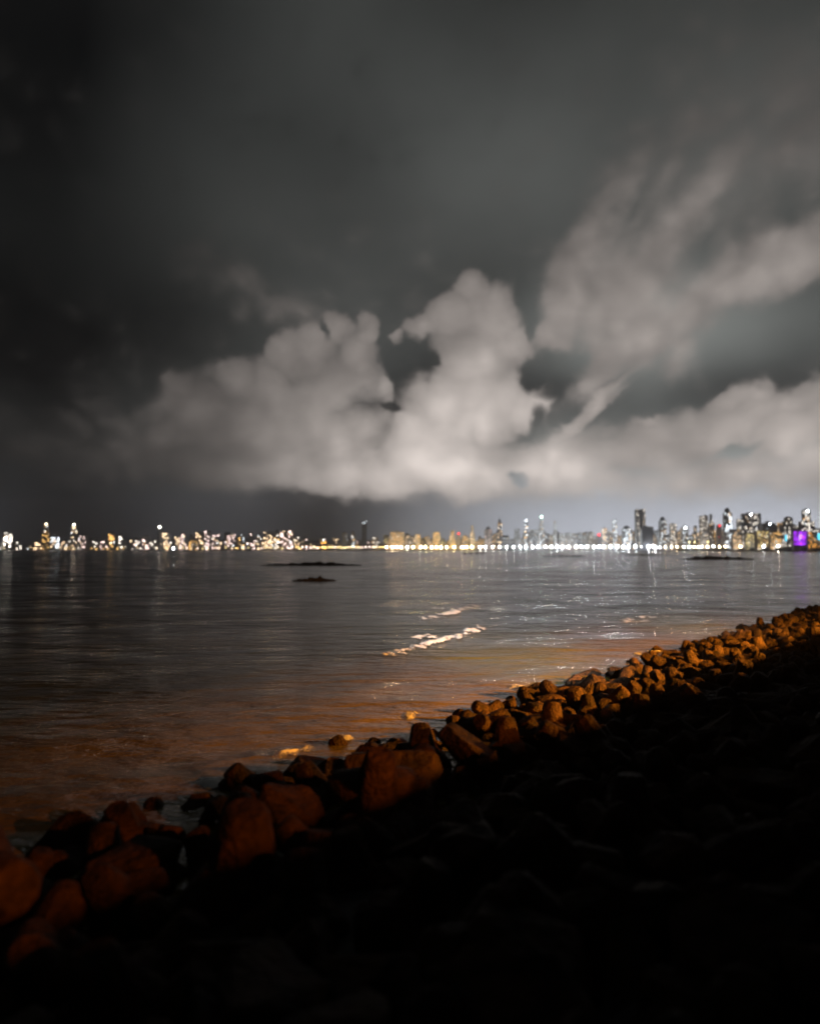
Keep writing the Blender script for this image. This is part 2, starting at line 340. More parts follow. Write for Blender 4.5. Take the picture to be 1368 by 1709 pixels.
for j in range(3):
    for i in range(3):
        if i == 1 and j == 1: continue
        k = len(vs); vs += [(xs[i], ys[j], 0), (xs[i + 1], ys[j], 0), (xs[i + 1], ys[j + 1], 0), (xs[i], ys[j + 1], 0)]
        fs.append((k, k + 1, k + 2, k + 3))
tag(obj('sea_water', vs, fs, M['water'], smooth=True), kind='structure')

# sea bed so the water has a ground under it
tag(obj('sea_bed', [(-B, -B, -6), (B, -B, -6), (B, B, -6), (-B, B, -6)], [(0, 1, 2, 3)], M['land']), kind='structure')

# ------------------------------------------------------------------ near shore: embankment, promenade, parapet
def prof(n):                     # surface the armour units lie on
    if n < 8: return 1.7 - 1.1 * n / 8
    return .60 - (n - 8) * .165
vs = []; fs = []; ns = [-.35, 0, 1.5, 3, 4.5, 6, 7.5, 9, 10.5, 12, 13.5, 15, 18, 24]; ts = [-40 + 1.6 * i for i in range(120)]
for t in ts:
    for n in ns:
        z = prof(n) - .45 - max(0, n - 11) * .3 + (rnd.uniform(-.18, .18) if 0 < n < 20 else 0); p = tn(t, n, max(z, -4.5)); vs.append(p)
for i in range(len(ts) - 1):
    for j in range(len(ns) - 1):
        a = i * len(ns) + j; fs.append((a, a + len(ns), a + len(ns) + 1, a + 1))
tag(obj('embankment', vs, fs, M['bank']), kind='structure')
def slab(name, t0, t1, n0, n1, z0, z1, m):
    v = [tn(t, n, z) for z in (z0, z1) for (t, n) in ((t0, n0), (t1, n0), (t1, n1), (t0, n1))]
    return obj(name, v, [(0, 3, 2, 1), (4, 5, 6, 7), (0, 1, 5, 4), (1, 2, 6, 5), (2, 3, 7, 6), (3, 0, 4, 7)], m)
tag(slab('promenade', -40, 150, -15.5, -.36, -3, 3.0, M['paving']), kind='structure')
tag(slab('road', -40, 150, -40, -15.5, -3, 2.86, M['land']), kind='structure')
tag(slab('parapet', -40, 150, -.8, -.34, 2.99, 3.77, M['paving']), 'low concrete parapet wall along the top of the rock slope', 'wall')

# ------------------------------------------------------------------ armour units: tetrapods and boulders
def tetrapod_mesh(k):
    bm = bmesh.new(); rr = random.Random(50 + k)
    dirs = [Vector((0, 0, 1)), Vector((0, .943, -.333)), Vector((.816, -.471, -.333)), Vector((-.816, -.471, -.333))]
    for d in dirs:
        q = d.to_track_quat('Z', 'Y'); ln = rr.uniform(.92, 1.05)
        prev = None; kk = 10
        for (s, r) in ((0, .46), (.35, .43), (ln - .07, .315), (ln, .25), (ln + .015, .10)):
            ring = []
            for i in range(kk):
                a = 2 * math.pi * i / kk; r2 = r * rr.uniform(.96, 1.03)
                ring.append(bm.verts.new(q @ Vector((r2 * math.cos(a), r2 * math.sin(a), s))))
            if prev:
                for i in range(kk): bm.faces.new((prev[i], prev[(i + 1) % kk], ring[(i + 1) % kk], ring[i]))
            prev = ring
        bm.faces.new(prev)
    me = bpy.data.meshes.new('tetrapod'); bm.to_mesh(me); bm.free(); me.materials.append(M['concrete']); me.shade_smooth()
    me.set_sharp_from_angle(angle=R(34)); return me
def boulder_mesh(k):
    rr = random.Random(90 + k); bm = bmesh.new()
    ax = (rr.uniform(.8, 1.1), rr.uniform(.55, .85), rr.uniform(.5, .75))
    for _ in range(12):
        v = Vector((rr.gauss(0, 1), rr.gauss(0, 1), rr.gauss(0, 1))).normalized()
        bm.verts.new((v.x * ax[0], v.y * ax[1], v.z * ax[2]))
    r = bmesh.ops.convex_hull(bm, input=bm.verts[:])
    bmesh.ops.delete(bm, geom=[g for g in r['geom_interior'] if isinstance(g, bmesh.types.BMVert)], context='VERTS')
    bmesh.ops.bevel(bm, geom=bm.edges[:], offset=.05, segments=2, affect='EDGES', profile=.6, clamp_overlap=True)
    bmesh.ops.triangulate(bm, faces=bm.faces[:]); bmesh.ops.subdivide_edges(bm, edges=[e for e in bm.edges if e.calc_length() > .3], cuts=1)
    for v in bm.verts: v.co += v.co.normalized() * (.08 * noise.noise(v.co * 2.3 + Vector((k * 5, 0, 0))) + .05 * noise.noise(v.co * 6 + Vector((0, k, 0))))
    me = bpy.data.meshes.new('boulder'); bm.to_mesh(me); bm.free(); me.materials.append(M['rock']); me.shade_smooth()
    me.set_sharp_from_angle(angle=R(20)); return me
TET = [tetrapod_mesh(k) for k in range(4)]; BOU = [boulder_mesh(k) for k in range(9)]
def to_px(p):
    d = p - Vector((0, 0, EYE)); c, s = math.cos(PITCH), math.sin(PITCH)
    f = d.y * c + d.z * s; u = -d.y * s + d.z * c
    if f <= .1: return None
    return 684 + F * d.x / f, 854.5 - F * u / f, f
units = []
n = 1.0; row = 0
while n < 13.5:
    t = -16 + (row % 2) * .4
    while t < 150:
        tt = t + rnd.uniform(-.35, .35); n2 = n + rnd.uniform(-.35, .35)
        p = tn(tt, n2, prof(n2) + rnd.uniform(-.22, .18)); q = to_px(p)
        if tt < 12 and n2 > 12.2 + .09 * tt: t += .8; continue
        if q and -160 < q[0] < 1530 and 960 < q[1] < 1900:
            tet = rnd.random() < .47
            sc = rnd.uniform(.52, .72) if tet else rnd.choice((.32, .4, .5, .62, .85))
            if t < 12: sc *= 1.08; p.z -= .18 if n2 < 11 else 0
            if n2 > 12: p.z -= .1
            rot = (rnd.uniform(0, 6.3), rnd.uniform(0, 6.3), rnd.uniform(0, 6.3)) if tet else (rnd.uniform(-.6, .6), rnd.uniform(-.6, .6), rnd.uniform(0, 6.3))
            units.append([q[2], tet, p, sc, rot, tt, n2, rnd.randrange(4) if tet else rnd.randrange(9), None])
        t += .9 if t < 12 else .8
    n += .8; row += 1
# the units that the photograph shows one by one near the camera
def special(px, py, z, tet, sc, rot, label, k=0):
    p = on_plane(px, py, z); t = p.dot(T); n = p.dot(NN)
    for u in units[:]:
        if (u[2] - p).length < .9 * sc: units.remove(u)
    units.append([0, tet, p, sc, rot, t, n, k, label])
def leg_to(v):                   # rotation that points the tetrapod's first leg along v
    return tuple(Vector(v).to_track_quat('Z', 'Y').to_euler())
special(404, 1462, .55, True, 1.05, leg_to((.10, -.28, 1)), 'concrete tetrapod with one upright leg brightly lit orange along its edge')
special(-30, 1490, .7, True, 1.05, leg_to((.75, -.6, .35)), 'rounded tetrapod leg end glowing dark red at the lowest corner of the lit rocks')
special(225, 1450, .45, False, .85, (.3, -.2, .5), 'large dim red block wedged below the waterline foam near the lit upright leg', 2)
special(110, 1410, .05, False, .9, (.1, .1, 1.2), 'broad low brown boulder at the dark end of the water edge', 4)
special(655, 1300, .55, False, 1.1, (.65, .1, .35), 'wide flat faced slab of rock tilted towards the promenade', 5)
special(628, 1318, 1.0, True, .8, leg_to((.1, -.5, -.6)), 'small tetrapod with a downward leg tucked under the wide tilted slab')
special(705, 1262, .45, True, .7, leg_to((.1, -1, .2)), 'tetrapod showing one round leg end above the wide tilted slab')
special(480, 1365, .6, False, .9, (.2, .5, .3), 'kite shaped flat rock beside the brightly lit upright leg', 7)
# keep to 300 of each kind as single objects (the ones that show largest), the rest joined
cap = 290; cnt = {True: 0, False: 0}; rest = {True: [], False: []}
units.sort(key=lambda u: u[0] / u[3] + (100 if u[6] < 7.2 else 0))
def zone_label(tet, t, n):
    kind = 'concrete tetrapod' if tet else 'angular boulder'
    if n < 7.0: return kind + (' in the unlit black part of the slope close to the promenade' if t < 22 else ' in the unlit black part of the slope far along the shore')
    where = 'down at the water edge' if n > 11.6 else 'in the middle of the lit band'
    if n < 9: where = 'half lit where the parapet shadow ends'
    along = 'dark red end nearest the viewer' if t < 9 else 'stretch beside the lit slab' if t < 18 else 'bright orange stretch' if t < 36 else 'dim distant end'
    return f'{kind} {where}, {along}'
for u in units:
    _, tet, p, sc, rot, t, n, k, label = u
    if not label and cnt[tet] >= cap: rest[tet].append(u); continue
    cnt[tet] += 1
    me = (TET if tet else BOU)[k]
    o = bpy.data.objects.new('tetrapod' if tet else 'boulder', me); COL.objects.link(o)
    o.location = p; o.rotation_euler = rot; o.scale = (sc, sc, sc)
    tag(o, label or zone_label(tet, t, n), 'tetrapod' if tet else 'boulder', 'tetrapods heaped on the shore slope' if tet else 'boulders heaped on the shore slope')
for tet in (True, False):
    vs = []; fs = []
    for u in rest[tet]:
        me = (TET if tet else BOU)[u[7]]; mt = Matrix.Translation(u[2]) @ Euler(u[4]).to_matrix().to_4x4() @ Matrix.Scale(u[3], 4); b = len(vs)
        vs += [mt @ v.co for v in me.vertices]; fs += [tuple(b + i for i in f.vertices) for f in me.polygons]
    if vs:
        o = obj('far_tetrapods' if tet else 'far_boulders', vs, fs, M['concrete'] if tet else M['rock'])
        tag(o, 'distant heap of %s merging into the dark end of the shore' % ('tetrapods' if tet else 'boulders'), 'rock heap', kind='stuff')

# ------------------------------------------------------------------ foam: broken crests on the water and splash between the rocks
def foam(strokes, label, seed):
    rr = random.Random(seed); vs = []; fs = []; dn = []
    for (pts, wid, hgt, thr) in strokes:
        W = [on_plane(*p) for p in pts]; seg = []
        for a, c in zip(W[:-1], W[1:]):
            k = max(2, int((c - a).length / .10)); seg += [a.lerp(c, i / k) for i in range(k)]
        seg.append(W[-1]); L_ = len(seg); K = 14; base = len(vs); keep = {}
        for i, p in enumerate(seg):
            d = (seg[min(i + 1, L_ - 1)] - seg[max(i - 1, 0)]).normalized(); s = Vector((-d.y, d.x, 0))
            e = math.sin(math.pi * i / (L_ - 1)) ** .5
            off = .5 * noise.noise(Vector((i * .04, seed, 0)))
            for j in range(K + 1):
                v = j / K * 2 - 1
                q = p + s * (v * wid * 1.5 + off)
                nz = noise.fractal(Vector((q.x * 1.5, q.y * .9, seed * 3.1)), .8, 2, 4)
                m = e * (1 - v * v) + nz * .8 - thr
                h = max(0, m) * hgt * (1 + .6 * noise.noise(q * 5))
                vs.append((q.x, q.y, water_z(q.x, q.y) + .015 + h)); keep[(i, j)] = m > -.15; dn.append(max(0, m) * 1.5)
        for i in range(L_ - 1):
            for j in range(K):
                if keep[(i, j)] + keep[(i + 1, j)] + keep[(i, j + 1)] + keep[(i + 1, j + 1)] >= 3:
                    a = base + i * (K + 1) + j; fs.append((a, a + K + 1, a + K + 2, a + 1))
    o = obj('wave_foam', vs, fs, M['foam'], smooth=True); o.data.attributes.new('froth', 'FLOAT', 'POINT').data.foreach_set('value', dn); return tag(o, label, 'foam', kind='stuff')
foam([([(655, 1097), (700, 1077), (740, 1069), (780, 1057), (812, 1044)], .46, .13, .34)], 'bright white broken wave crest on the open water', 1)
foam([([(690, 1040), (730, 1028), (770, 1018), (812, 1008)], .9, .10, .62), ([(700, 1015), (760, 1016)], .7, .06, .72),
      ([(690, 1068), (720, 1058)], .7, .06, .7)], 'fainter scattered foam just beyond the bright wave crest', 2)
foam([([(1030, 1042), (1065, 1034), (1108, 1027)], 1.0, .08, .72)],
     'thin streaks of foam in front of the dim distant rocks', 3)
foam([([(452, 1272), (478, 1260), (500, 1257), (528, 1248)], .22, .16, .16)], 'glowing yellow splash of foam behind the near rocks', 4)
foam([([(672, 1203), (690, 1192), (722, 1190)], .3, .1, .45), ([(860, 1156), (880, 1147)], .3, .12, .4), ([(560, 1238), (590, 1228)], .3, .08, .6), ([(330, 1318), (370, 1300)], .3, .08, .6),
      ([(1060, 1093), (1110, 1085)], .3, .08, .55)], 'small licks of orange lit foam along the water edge of the rocks', 5)

# ------------------------------------------------------------------ reefs showing above the water
def reef(px0, px1, py, h, label, k):
    a = on_plane(px0, py); c = on_plane(px1, py); Lg = (c - a).length; I = 60; J = 10; vs = []; fs = []; D = a.y
    wy = max(.8, D * .012)
    for i in range(I + 1):
        for j in range(J + 1):
            u = i / I; v = j / J * 2 - 1
            e = (math.sin(math.pi * u) ** .6) * (1 - v * v)
            x = a.x + (c.x - a.x) * u; y = a.y + v * wy * (1 + .5 * noise.noise(Vector((u * 6, k, 0))))
            z = h * (e * (.55 + 1.5 * abs(noise.fractal(Vector((u * 9, v, k * 7.7)), .9, 2, 4))) - .22)
            vs.append((x, y, z))
    for i in range(I):
        for j in range(J):
            q = i * (J + 1) + j; fs.append((q, q + J + 1, q + J + 2, q + 1))
    return tag(obj('rock_reef', vs, fs, M['reef']), label, 'reef', 'low reefs breaking the water')
reef(430, 608, 944, 1.0, 'long flat dark reef lying far out on the water', 1)
reef(484, 566, 970, .65, 'short dark reef on the water just nearer than the long flat one', 2)
reef(1135, 1262, 934, 2.2, 'dark humped reef on the water off the twin column towers', 3)
reef(900, 985, 929, .9, 'very thin dark reef under the bright street lamps', 4)
reef(1030, 1130, 927, .7, 'thin dark sandbar beyond the humped reef', 6)
for i, px in enumerate((776, 786, 796, 805)):
    p = on_plane(px, 924.6); vs, fs = sphere_mb(1, 9, 6)
    vs = [(2.5 * v[0] * rnd.uniform(.85, 1.1), 2 * v[1], 1.5 * v[2] * rnd.uniform(.8, 1.2)) for v in vs]
    tag(obj('reef_rock', vs, fs, M['reef'], loc=p + Vector((0, 0, .2))), ['small dark rock, outermost towards the open sea of a row of four', 'small dark rock, second in the row of four far out', 'small dark rock, third in the row of four far out', 'small dark rock at the landward end of the row of four'][i], 'rock', 'row of four small rocks far out')

# ------------------------------------------------------------------ far shore
DP = [(-400, 3900), (0, 3500), (300, 3350), (600, 3150), (800, 2900), (950, 2650), (1100, 2300), (1200, 1950), (1300, 1650), (1368, 1480), (1450, 1330), (1560, 1150)]
def depth(px):
    for (a, da), (b, db) in zip(DP[:-1], DP[1:]):
        if px <= b: return da + (db - da) * (px - a) / (b - a)
    return DP[-1][1]
def shore(px, back=0, z=0):
    D = depth(px) + back; return Vector(((px - 684) / F * D, D, z))
pxs = list(range(-400, 1561, 20))
vs = []; fs = []
for p in pxs:
    vs += [shore(p, 0, -2), shore(p, 0, 2.6), shore(p, 6000, 2.6)]
for i in range(len(pxs) - 1):
    a = i * 3; fs += [(a, a + 3, a + 4, a + 1), (a + 1, a + 4, a + 5, a + 2)]
tag(obj('far_shore', vs, fs, M['land']), kind='structure')
# land of the near side of the bay, outside the frame, closing the curve
v = [tn(150, -.35, -3), tn(150, -.35, 3), tn(950, -40, 3), Vector((shore(1560).x, shore(1560).y, 3)), Vector((3000, 1500, 3)), Vector((2500, -300, 3)), tn(-40, -40, 3), tn(150, -40, 3)]
tag(obj('bay_land', [tuple(q) for q in v[1:]], [(0, 6, 4, 3, 2, 1)], M['land']), kind='structure')

COLS = {'warm': (1, .70, .42), 'white': (1, .90, .78), 'cool': (.85, .93, 1), 'amber': (1, .55, .16), 'pink': (1, .72, .66), 'yellow': (1, .78, .3),
        'orange': (1, .40, .05), 'purple': (.42, .03, 1), 'red': (1, .03, .04), 'cyan': (.1, .7, 1), 'green': (.6, 1, .85)}
EM = {}
def emat(c, s):
    k = (c, s)
    if k not in EM: EM[k] = mat(f'lit_{c}', (.05, .05, .05), .5, emit=COLS[c], strength=s)
    return EM[k]
WALL = [varied('facade_plaster', (.22, .21, .20), (.34, .32, .30), .05, (.7, .9), .1, .5), varied('facade_stone', (.14, .135, .13), (.22, .21, .2), .05, (.7, .9), .1, .5),
        mat('facade_dark_glass', (.03, .035, .045), .2, .6), varied('facade_cream', (.32, .27, .2), (.42, .36, .28), .05, (.7, .9), .1, .5)]
ROOFM = mat('roof_felt', (.05, .05, .05), .9)
XC = []
def building(px, wpx, top, light='white', s=14, dens=.25, wall=0, roof='flat', label='', cat='building', back=40, depth_m=None, head=None, s_head=40, base=0, group='buildings of the far city', lo=0.0, win=None):
    D = depth(px) + back; k = D / F
    W = wpx * k; H = (917 - top) * k + EYE - 2.6; Dm = depth_m or max(14, min(40, W * .8))
    root = empty('building', ((px - 684) * k, D + Dm / 2, 2.6), rnd.uniform(-.12, .12) - math.atan((px - 684) / F) * .5)
    tag(root, label, cat, group)
    hw = W / 2; hd = Dm / 2; m = MB(); win_boxes = []; Hb = H
    if roof == 'step': Hb = H * .72; m.box(-hw, hw, -hd, hd, 0, Hb); m.box(-hw * .55, hw * .55, -hd * .6, hd * .6, Hb + .01, H)
    elif roof == 'spire': Hb = H * .80; m.box(-hw, hw, -hd, hd, 0, Hb)
    elif roof == 'twin':
        Hb = H * .55; m.box(-hw, hw, -hd, hd, 0, Hb); m.box(-hw, -hw * .22, -hd, hd, Hb + .01, H); m.box(hw * .22, hw, -hd, hd, Hb + .01, H)
    elif roof == 'dome': Hb = H * .88; m.box(-hw, hw, -hd, hd, 0, Hb)
    else: m.box(-hw, hw, -hd, hd, 0, Hb)
    # projecting floor bands give the facade relief
    fl = 3.4; nf = max(2, int(Hb / (fl * 3)))
    for i in range(1, nf): m.box(-hw - .35, hw + .35, -hd - .35, -hd, i * Hb / nf - .25, i * Hb / nf + .25)
    for sgn in (-1, 1): m.box(sgn * hw - .4, sgn * hw + .4, -hd - .5, -hd - .002, 0, Hb)
    m.build('wall', WALL[wall], root)
    r = MB()
    zt = H if roof in ('step', 'twin') else Hb
    if roof == 'step': r.box(-hw * .3, hw * .3, -hd * .4, hd * .4, H + .01, H + 3)
    elif roof == 'spire': r.prism(0, 0, hw * .75, hw * .35, Hb + .01, Hb + (H - Hb) * .5); r.prism(0, 0, .9, .3, Hb + (H - Hb) * .5 + .01, H)
    elif roof == 'dome':
        v, f = sphere_mb(hw * .8, 10, 8); b = len(r.v); r.v += [(a, c * hd / hw, Hb + d * (H - Hb) / (hw * .8)) for a, c, d in v]; r.f += [tuple(b + i for i in q) for q in f]
    elif roof == 'twin':
        for sgn in (-1, 1): r.box(sgn * hw * .6 - 2, sgn * hw * .6 + 2, -3, 3, H + .01, H + 3)
    elif roof == 'gable':
        b = len(r.v); r.v += [(-hw, -hd, Hb + .01), (hw, -hd, Hb + .01), (hw, hd, Hb + .01), (-hw, hd, Hb + .01), (-hw, 0, Hb + hw * .5), (hw, 0, Hb + hw * .5)]
        r.f += [tuple(b + i for i in q) for q in ((0, 1, 5, 4), (2, 3, 4, 5), (0, 4, 3), (1, 2, 5), (0, 3, 2, 1))]
    else:
        a = rnd.uniform(-.5, .3) * hw; r.box(a, a + hw * .5, -hd * .4, hd * .3, Hb + .01, Hb + rnd.uniform(2, 5))
        if rnd.random() < .4: r.tube((a + 1, 0, Hb + 3), (a + 1, 0, Hb + rnd.uniform(8, 14)), .25, 5)
    r.build('roof', ROOFM, root)
    # lit windows: clusters of panes proud of the wall
    cols = {}
    if px < 650: dens *= .30; s *= .9
    elif px > 1010: s *= .7
    ww = win or 2.6 * max(1, D / 2600) * (1.25 if px < 650 else 1); wh = ww * .62; cs = ww * 1.45; rs = max(fl, wh * 1.5)
    nxw = max(2, int((W - 1) / cs)); nzw = max(2, int((H - 3) / rs)); sd = rnd.random() * 100
    for i in range(nxw):
        for j in range(int(lo * nzw), nzw):
            x = -hw + (i + .5) * W / nxw; z = 2 + (j + .5) * (H - 3) / nzw; y = -hd - .55
            if z > Hb:
                if roof == 'step': y = -hd * .6 - .05
                if roof == 'step' and abs(x) > hw * .5: continue
                if roof == 'twin' and abs(x) < hw * .3: continue
                if roof in ('spire', 'dome'): continue
            if rnd.random() > dens * (1 + 1.3 * noise.noise(Vector((i * .45, j * .45, sd)))) : continue
            c = light if rnd.random() < .78 else rnd.choice(('white', 'warm', 'cool', 'amber'))
            q = cols.setdefault((c, rnd.choice((.35, 1, 1))), MB()); q.box(x - ww / 2, x + ww / 2, y - .06, y, z - wh / 2, z + wh / 2)
    for (c, f), q in cols.items():
        o = q.build('lit_windows', emat(c, round(s * f, 1)), root); o['kind'] = 'stuff'
    if head:
        v, f = sphere_mb(1.15 * k * 1.0, 8, 6); o = obj('roof_light', v, f, emat(head, s_head), root, (0, -hd - 1, (H if roof not in ('spire',) else Hb) - 1.5 * k))
    XC.append((px, label)); return root
# --- the buildings one can point at
LM = [
 (12, 13, 889, dict(light='white', s=26, dens=.55, label='short block with bright white windows at the open sea end of the skyline')),
 (60, 14, 904, dict(light='warm', s=20, dens=.4, label='low dark block with two warm lights beside the amber tower')),
 (75, 11, 873, dict(light='amber', s=9, dens=.7, wall=3, roof='step', head='white', s_head=14, label='tall stepped tower lit amber with a white light near its top')),
 (90, 13, 897, dict(light='cool', s=15, dens=.6, label='pale block glowing white at the foot of the amber tower')),
 (122, 10, 874, dict(light='warm', s=12, dens=.45, wall=1, roof='dome', head='white', label='slim tower with a bright white lantern top above pink windows')),
 (137, 13, 893, dict(light='pink', s=11, dens=.55, label='pinkish block tight against the white lantern tower')),
 (186, 10, 887, dict(light='amber', s=14, dens=.6, roof='dome', wall=1, label='short amber tower with a dark rounded cap')),
 (201, 5, 891, dict(light='white', s=26, dens=.5, label='thin white lit tower beside the short amber tower')),
 (242, 11, 895, dict(light='pink', s=22, dens=.5, label='small block with a round white glow before the ball light tower')),
 (266, 6, 878, dict(light='white', s=8, dens=.1, wall=1, head='white', s_head=60, roof='flat', label='dark thin tower carrying a single round ball of light')),
 (273, 17, 890, dict(light='warm', s=16, dens=.6, label='wide warm white block under the ball light tower')),
 (306, 12, 889, dict(light='pink', s=14, dens=.4, roof='step', label='stepped block with pink lights landward of the shoreline glare')),
 (333, 13, 888, dict(light='warm', s=16, dens=.5, wall=3, label='warm lit block at the start of the dense low cluster')),
 (346, 9, 886, dict(light='pink', s=16, dens=.45, label='narrow block with pinkish windows in the dense low cluster')),
 (405, 6, 892, dict(light='cool', s=14, dens=.6, label='slim greenish white tower amid the low cluster')),
 (418, 7, 888, dict(light='pink', s=18, dens=.45, label='slim tower with two bright heads before the big cluster')),
 (448, 16, 888, dict(light='warm', s=14, dens=.5, label='warm block on the seaward shoulder of the hill shaped cluster')),
 (462, 9, 884, dict(light='white', s=18, dens=.5, roof='dome', label='highest lit block of the hill shaped cluster')),
 (478, 20, 886, dict(light='pink', s=13, dens=.55, wall=3, label='wide pink lit block crowning the hill shaped cluster')),
 (540, 7, 900, dict(light='orange', s=26, dens=.8, label='small block with one strong orange light above the shore lamps')),
 (575, 9, 889, dict(light='cool', s=2.0, dens=.35, label='dim bluish block fading into the haze')),
 (589, 5, 887, dict(light='cool', s=7, dens=.8, label='slim pale tower with a flat grey glow')),
 (608, 8, 869, dict(light='cool', s=16, dens=.5, wall=2, lo=.78, label='dark hazy tower lit only at its top')),
 (663, 24, 888, dict(light='amber', s=2.0, dens=.6, wall=3, label='wide hazy orange block before the amber terrace of towers')),
 (697, 8, 892, dict(light='amber', s=2.6, dens=.6, wall=3, label='first short orange tower of the amber terrace')),
 (728, 11, 888, dict(light='amber', s=2.8, dens=.6, wall=3, label='wider orange tower in the middle of the amber terrace')),
 (755, 10, 886, dict(light='amber', s=2.8, dens=.6, wall=3, roof='step', label='stepped orange tower beside the red beacon')),
 (765, 4, 889, dict(light='red', s=2, dens=.1, head='red', s_head=9, wall=1, label='thin tower carrying a red beacon over the amber terrace')),
 (788, 7, 878, dict(light='warm', s=2.6, dens=.55, wall=3, roof='step', label='slim beige tower landward of the red beacon')),
 (815, 12, 875, dict(light='pink', s=1.6, dens=.4, wall=0, roof='spire', label='faint pinkish tower with a sloped top before the spire tower')),
 (834, 7, 861, dict(light='warm', s=9, dens=.35, wall=2, roof='spire', label='dark spire tower with warm lights halfway up')),
 (863, 8, 883, dict(light='cool', s=1.2, dens=.3, label='plain grey block seaward of the tall light mast tower')),
 (878, 4, 866, dict(light='cool', s=18, dens=.35, wall=0, label='needle thin tower with three white lights up its height')),
 (904, 9, 861, dict(light='cool', s=3.5, dens=.45, wall=0, roof='step', head='green', s_head=40, label='tallest tower of the middle skyline with a glaring white head')),
 (892, 14, 884, dict(light='cool', s=2, dens=.4, label='lower grey shoulder block at the foot of the glaring head tower')),
 (927, 5, 870, dict(light='cool', s=2.2, dens=.7, label='slender plain grey tower standing alone past the glaring head tower')),
 (947, 24, 890, dict(light='cool', s=1.8, dens=.35, label='broad low hazy block behind the row of white lamps')),
 (1000, 5, 891, dict(light='red', s=2, dens=.1, head='red', s_head=14, wall=1, label='small tower carrying a red beacon over the white lamps')),
 (1009, 8, 882, dict(light='warm', s=5, dens=.4, label='beige lit tower just landward of the low red beacon')),
 (1026, 6, 867, dict(light='cool', s=7, dens=.5, wall=0, label='narrow white tower seaward of the twin column tower')),
 (1047, 14, 877, dict(light='cool', s=8, dens=.45, wall=1, roof='dome', label='rounded block crowded with white lights before the twin columns')),
 (1070, 15, 850, dict(light='white', s=5, dens=.32, wall=0, roof='twin', label='tall tower of two joined columns lit yellow and white')),
 (1081, 18, 879, dict(light='cool', s=1, dens=.0, wall=2, back=10, label='plain dark glass box in front of the twin column tower')),
 (1107, 11, 862, dict(light='cool', s=6, dens=.35, wall=1, roof='dome', label='dark domed tower landward of the plain glass box')),
 (1124, 10, 874, dict(light='white', s=6, dens=.4, label='grey tower sprinkled with lights beside the domed tower')),
 (1144, 9, 879, dict(light='cool', s=6, dens=.4, wall=1, head='cool', s_head=50, label='short block with a white glare on its roof')),
 (1176, 13, 861, dict(light='white', s=3.5, dens=.4, wall=0, label='wide pale tower crossed by faint window rows')),
 (1188, 6, 859, dict(light='white', s=3.5, dens=.3, wall=1, roof='step', label='dark narrow tower leaning on the wide pale tower')),
 (1201, 6, 876, dict(light='red', s=3, dens=.1, head='red', s_head=7, wall=1, label='low dark tower with a tiny red beacon before the white topped tower')),
 (1216, 12, 847, dict(light='cool', s=9, dens=.5, wall=1, roof='dome', label='tall dark tower with bright white floors and a pointed cap')),
 (1238, 12, 866, dict(light='white', s=4, dens=.45, wall=0, label='grey block between the white floored tower and the big dark slab')),
 (1258, 29, 857, dict(light='white', s=4, dens=.3, wall=2, lo=0, head='cool', s_head=60, label='big dark slab tower with a white glare on its roof')),
 (1286, 22, 873, dict(light='cool', s=5, dens=.2, wall=2, head='cool', s_head=40, label='dark wide block with a cool white flare beside the big slab')),
 (1320, 22, 864, dict(light='white', s=4, dens=.4, wall=1, roof='step', label='stepped grey block behind the orange lit frontage')),
 (1350, 20, 851, dict(light='white', s=5, dens=.5, wall=1, roof='step', head='cool', s_head=50, label='layered tall block with a white flare on top above the purple building')),
]
for px, wd, top, kw in LM: building(px, wd, top, back=kw.pop('back', 60), **kw)
# --- the orange lit frontage, and the purple one
for i, (px, wd, top, c, lab) in enumerate([(1275, 20, 886, 'yellow', 'yellow lit hotel front nearest the big dark slab'), (1296, 18, 888, 'amber', 'amber lit arcade front between the yellow hotel and the blue sign'),
        (1360, 17, 888, 'orange', 'orange lit front on the landward side of the purple building'), (1255, 18, 891, 'yellow', 'low yellow front under the big dark slab'), (1233, 18, 893, 'warm', 'low warm front under the white floored tower')]):
    building(px, wd, top, light=c, s=4, dens=.6, wall=3, back=8, label=lab, win=2.2)
D = depth(1337) + 4; k = D / F
root = tag(empty('building', ((1337 - 684) * k, D + 8, 2.6), -.25), 'short building washed in vivid purple light with a pale emblem', 'building', 'buildings of the far city')
W = 22 * k; H = 33 * k; m = MB(); m.box(-W / 2, W / 2, -8, 8, 0, H); m.build('wall', WALL[0], root)
for i in range(5):
    for j in range(6):
        x0 = -W / 2 + .6 + i * (W - 1.2) / 5; z0 = 9 * k + j * (H - 10 * k) / 6
        m = MB(); m.box(x0 + .25, x0 + (W - 1.2) / 5 - .25, -8.3, -8.01, z0 + .3, z0 + (H - 10 * k) / 6 - .3); m.build('facade_panel', emat('purple', rnd.choice((.5, 1.0, 1.6, 3.0))), root)
m = MB()
for (x0, x1, z0, z1) in ((-3.2, -1.6, .3, .72), (-1.5, 3.2, .62, .72), (-1.5, 1.8, .45, .54)): m.box(x0, x1, -8.45, -8.31, (.25 + .75 * z0) * H, (.25 + .75 * z1) * H)
m.build('emblem', mat('emblem_light', (.1, .1, .1), .5, emit=(.75, .45, 1), strength=1.6), root)
m = MB(); m.box(-W / 2, W / 2, -7, 7, H + .01, H + .8); m.build('roof', ROOFM, root)
def lit_sign(px, y0, y1, wd, c, s, label):
    D = depth(px) + 2; k = D / F; z0 = (917 - y1) * k + EYE - 2.6; z1 = (917 - y0) * k + EYE - 2.6
    r = tag(empty('lit_sign', ((px - 684) * k, D, 2.6)), label, 'sign'); m = MB(); m.box(-wd * k / 2, wd * k / 2, -.2, .2, z0, z1); m.build('panel', emat(c, s), r)
    m = MB(); m.tube((0, .3, 0), (0, .3, z0 + .2), .25, 6); m.build('post', M['steel'], r)
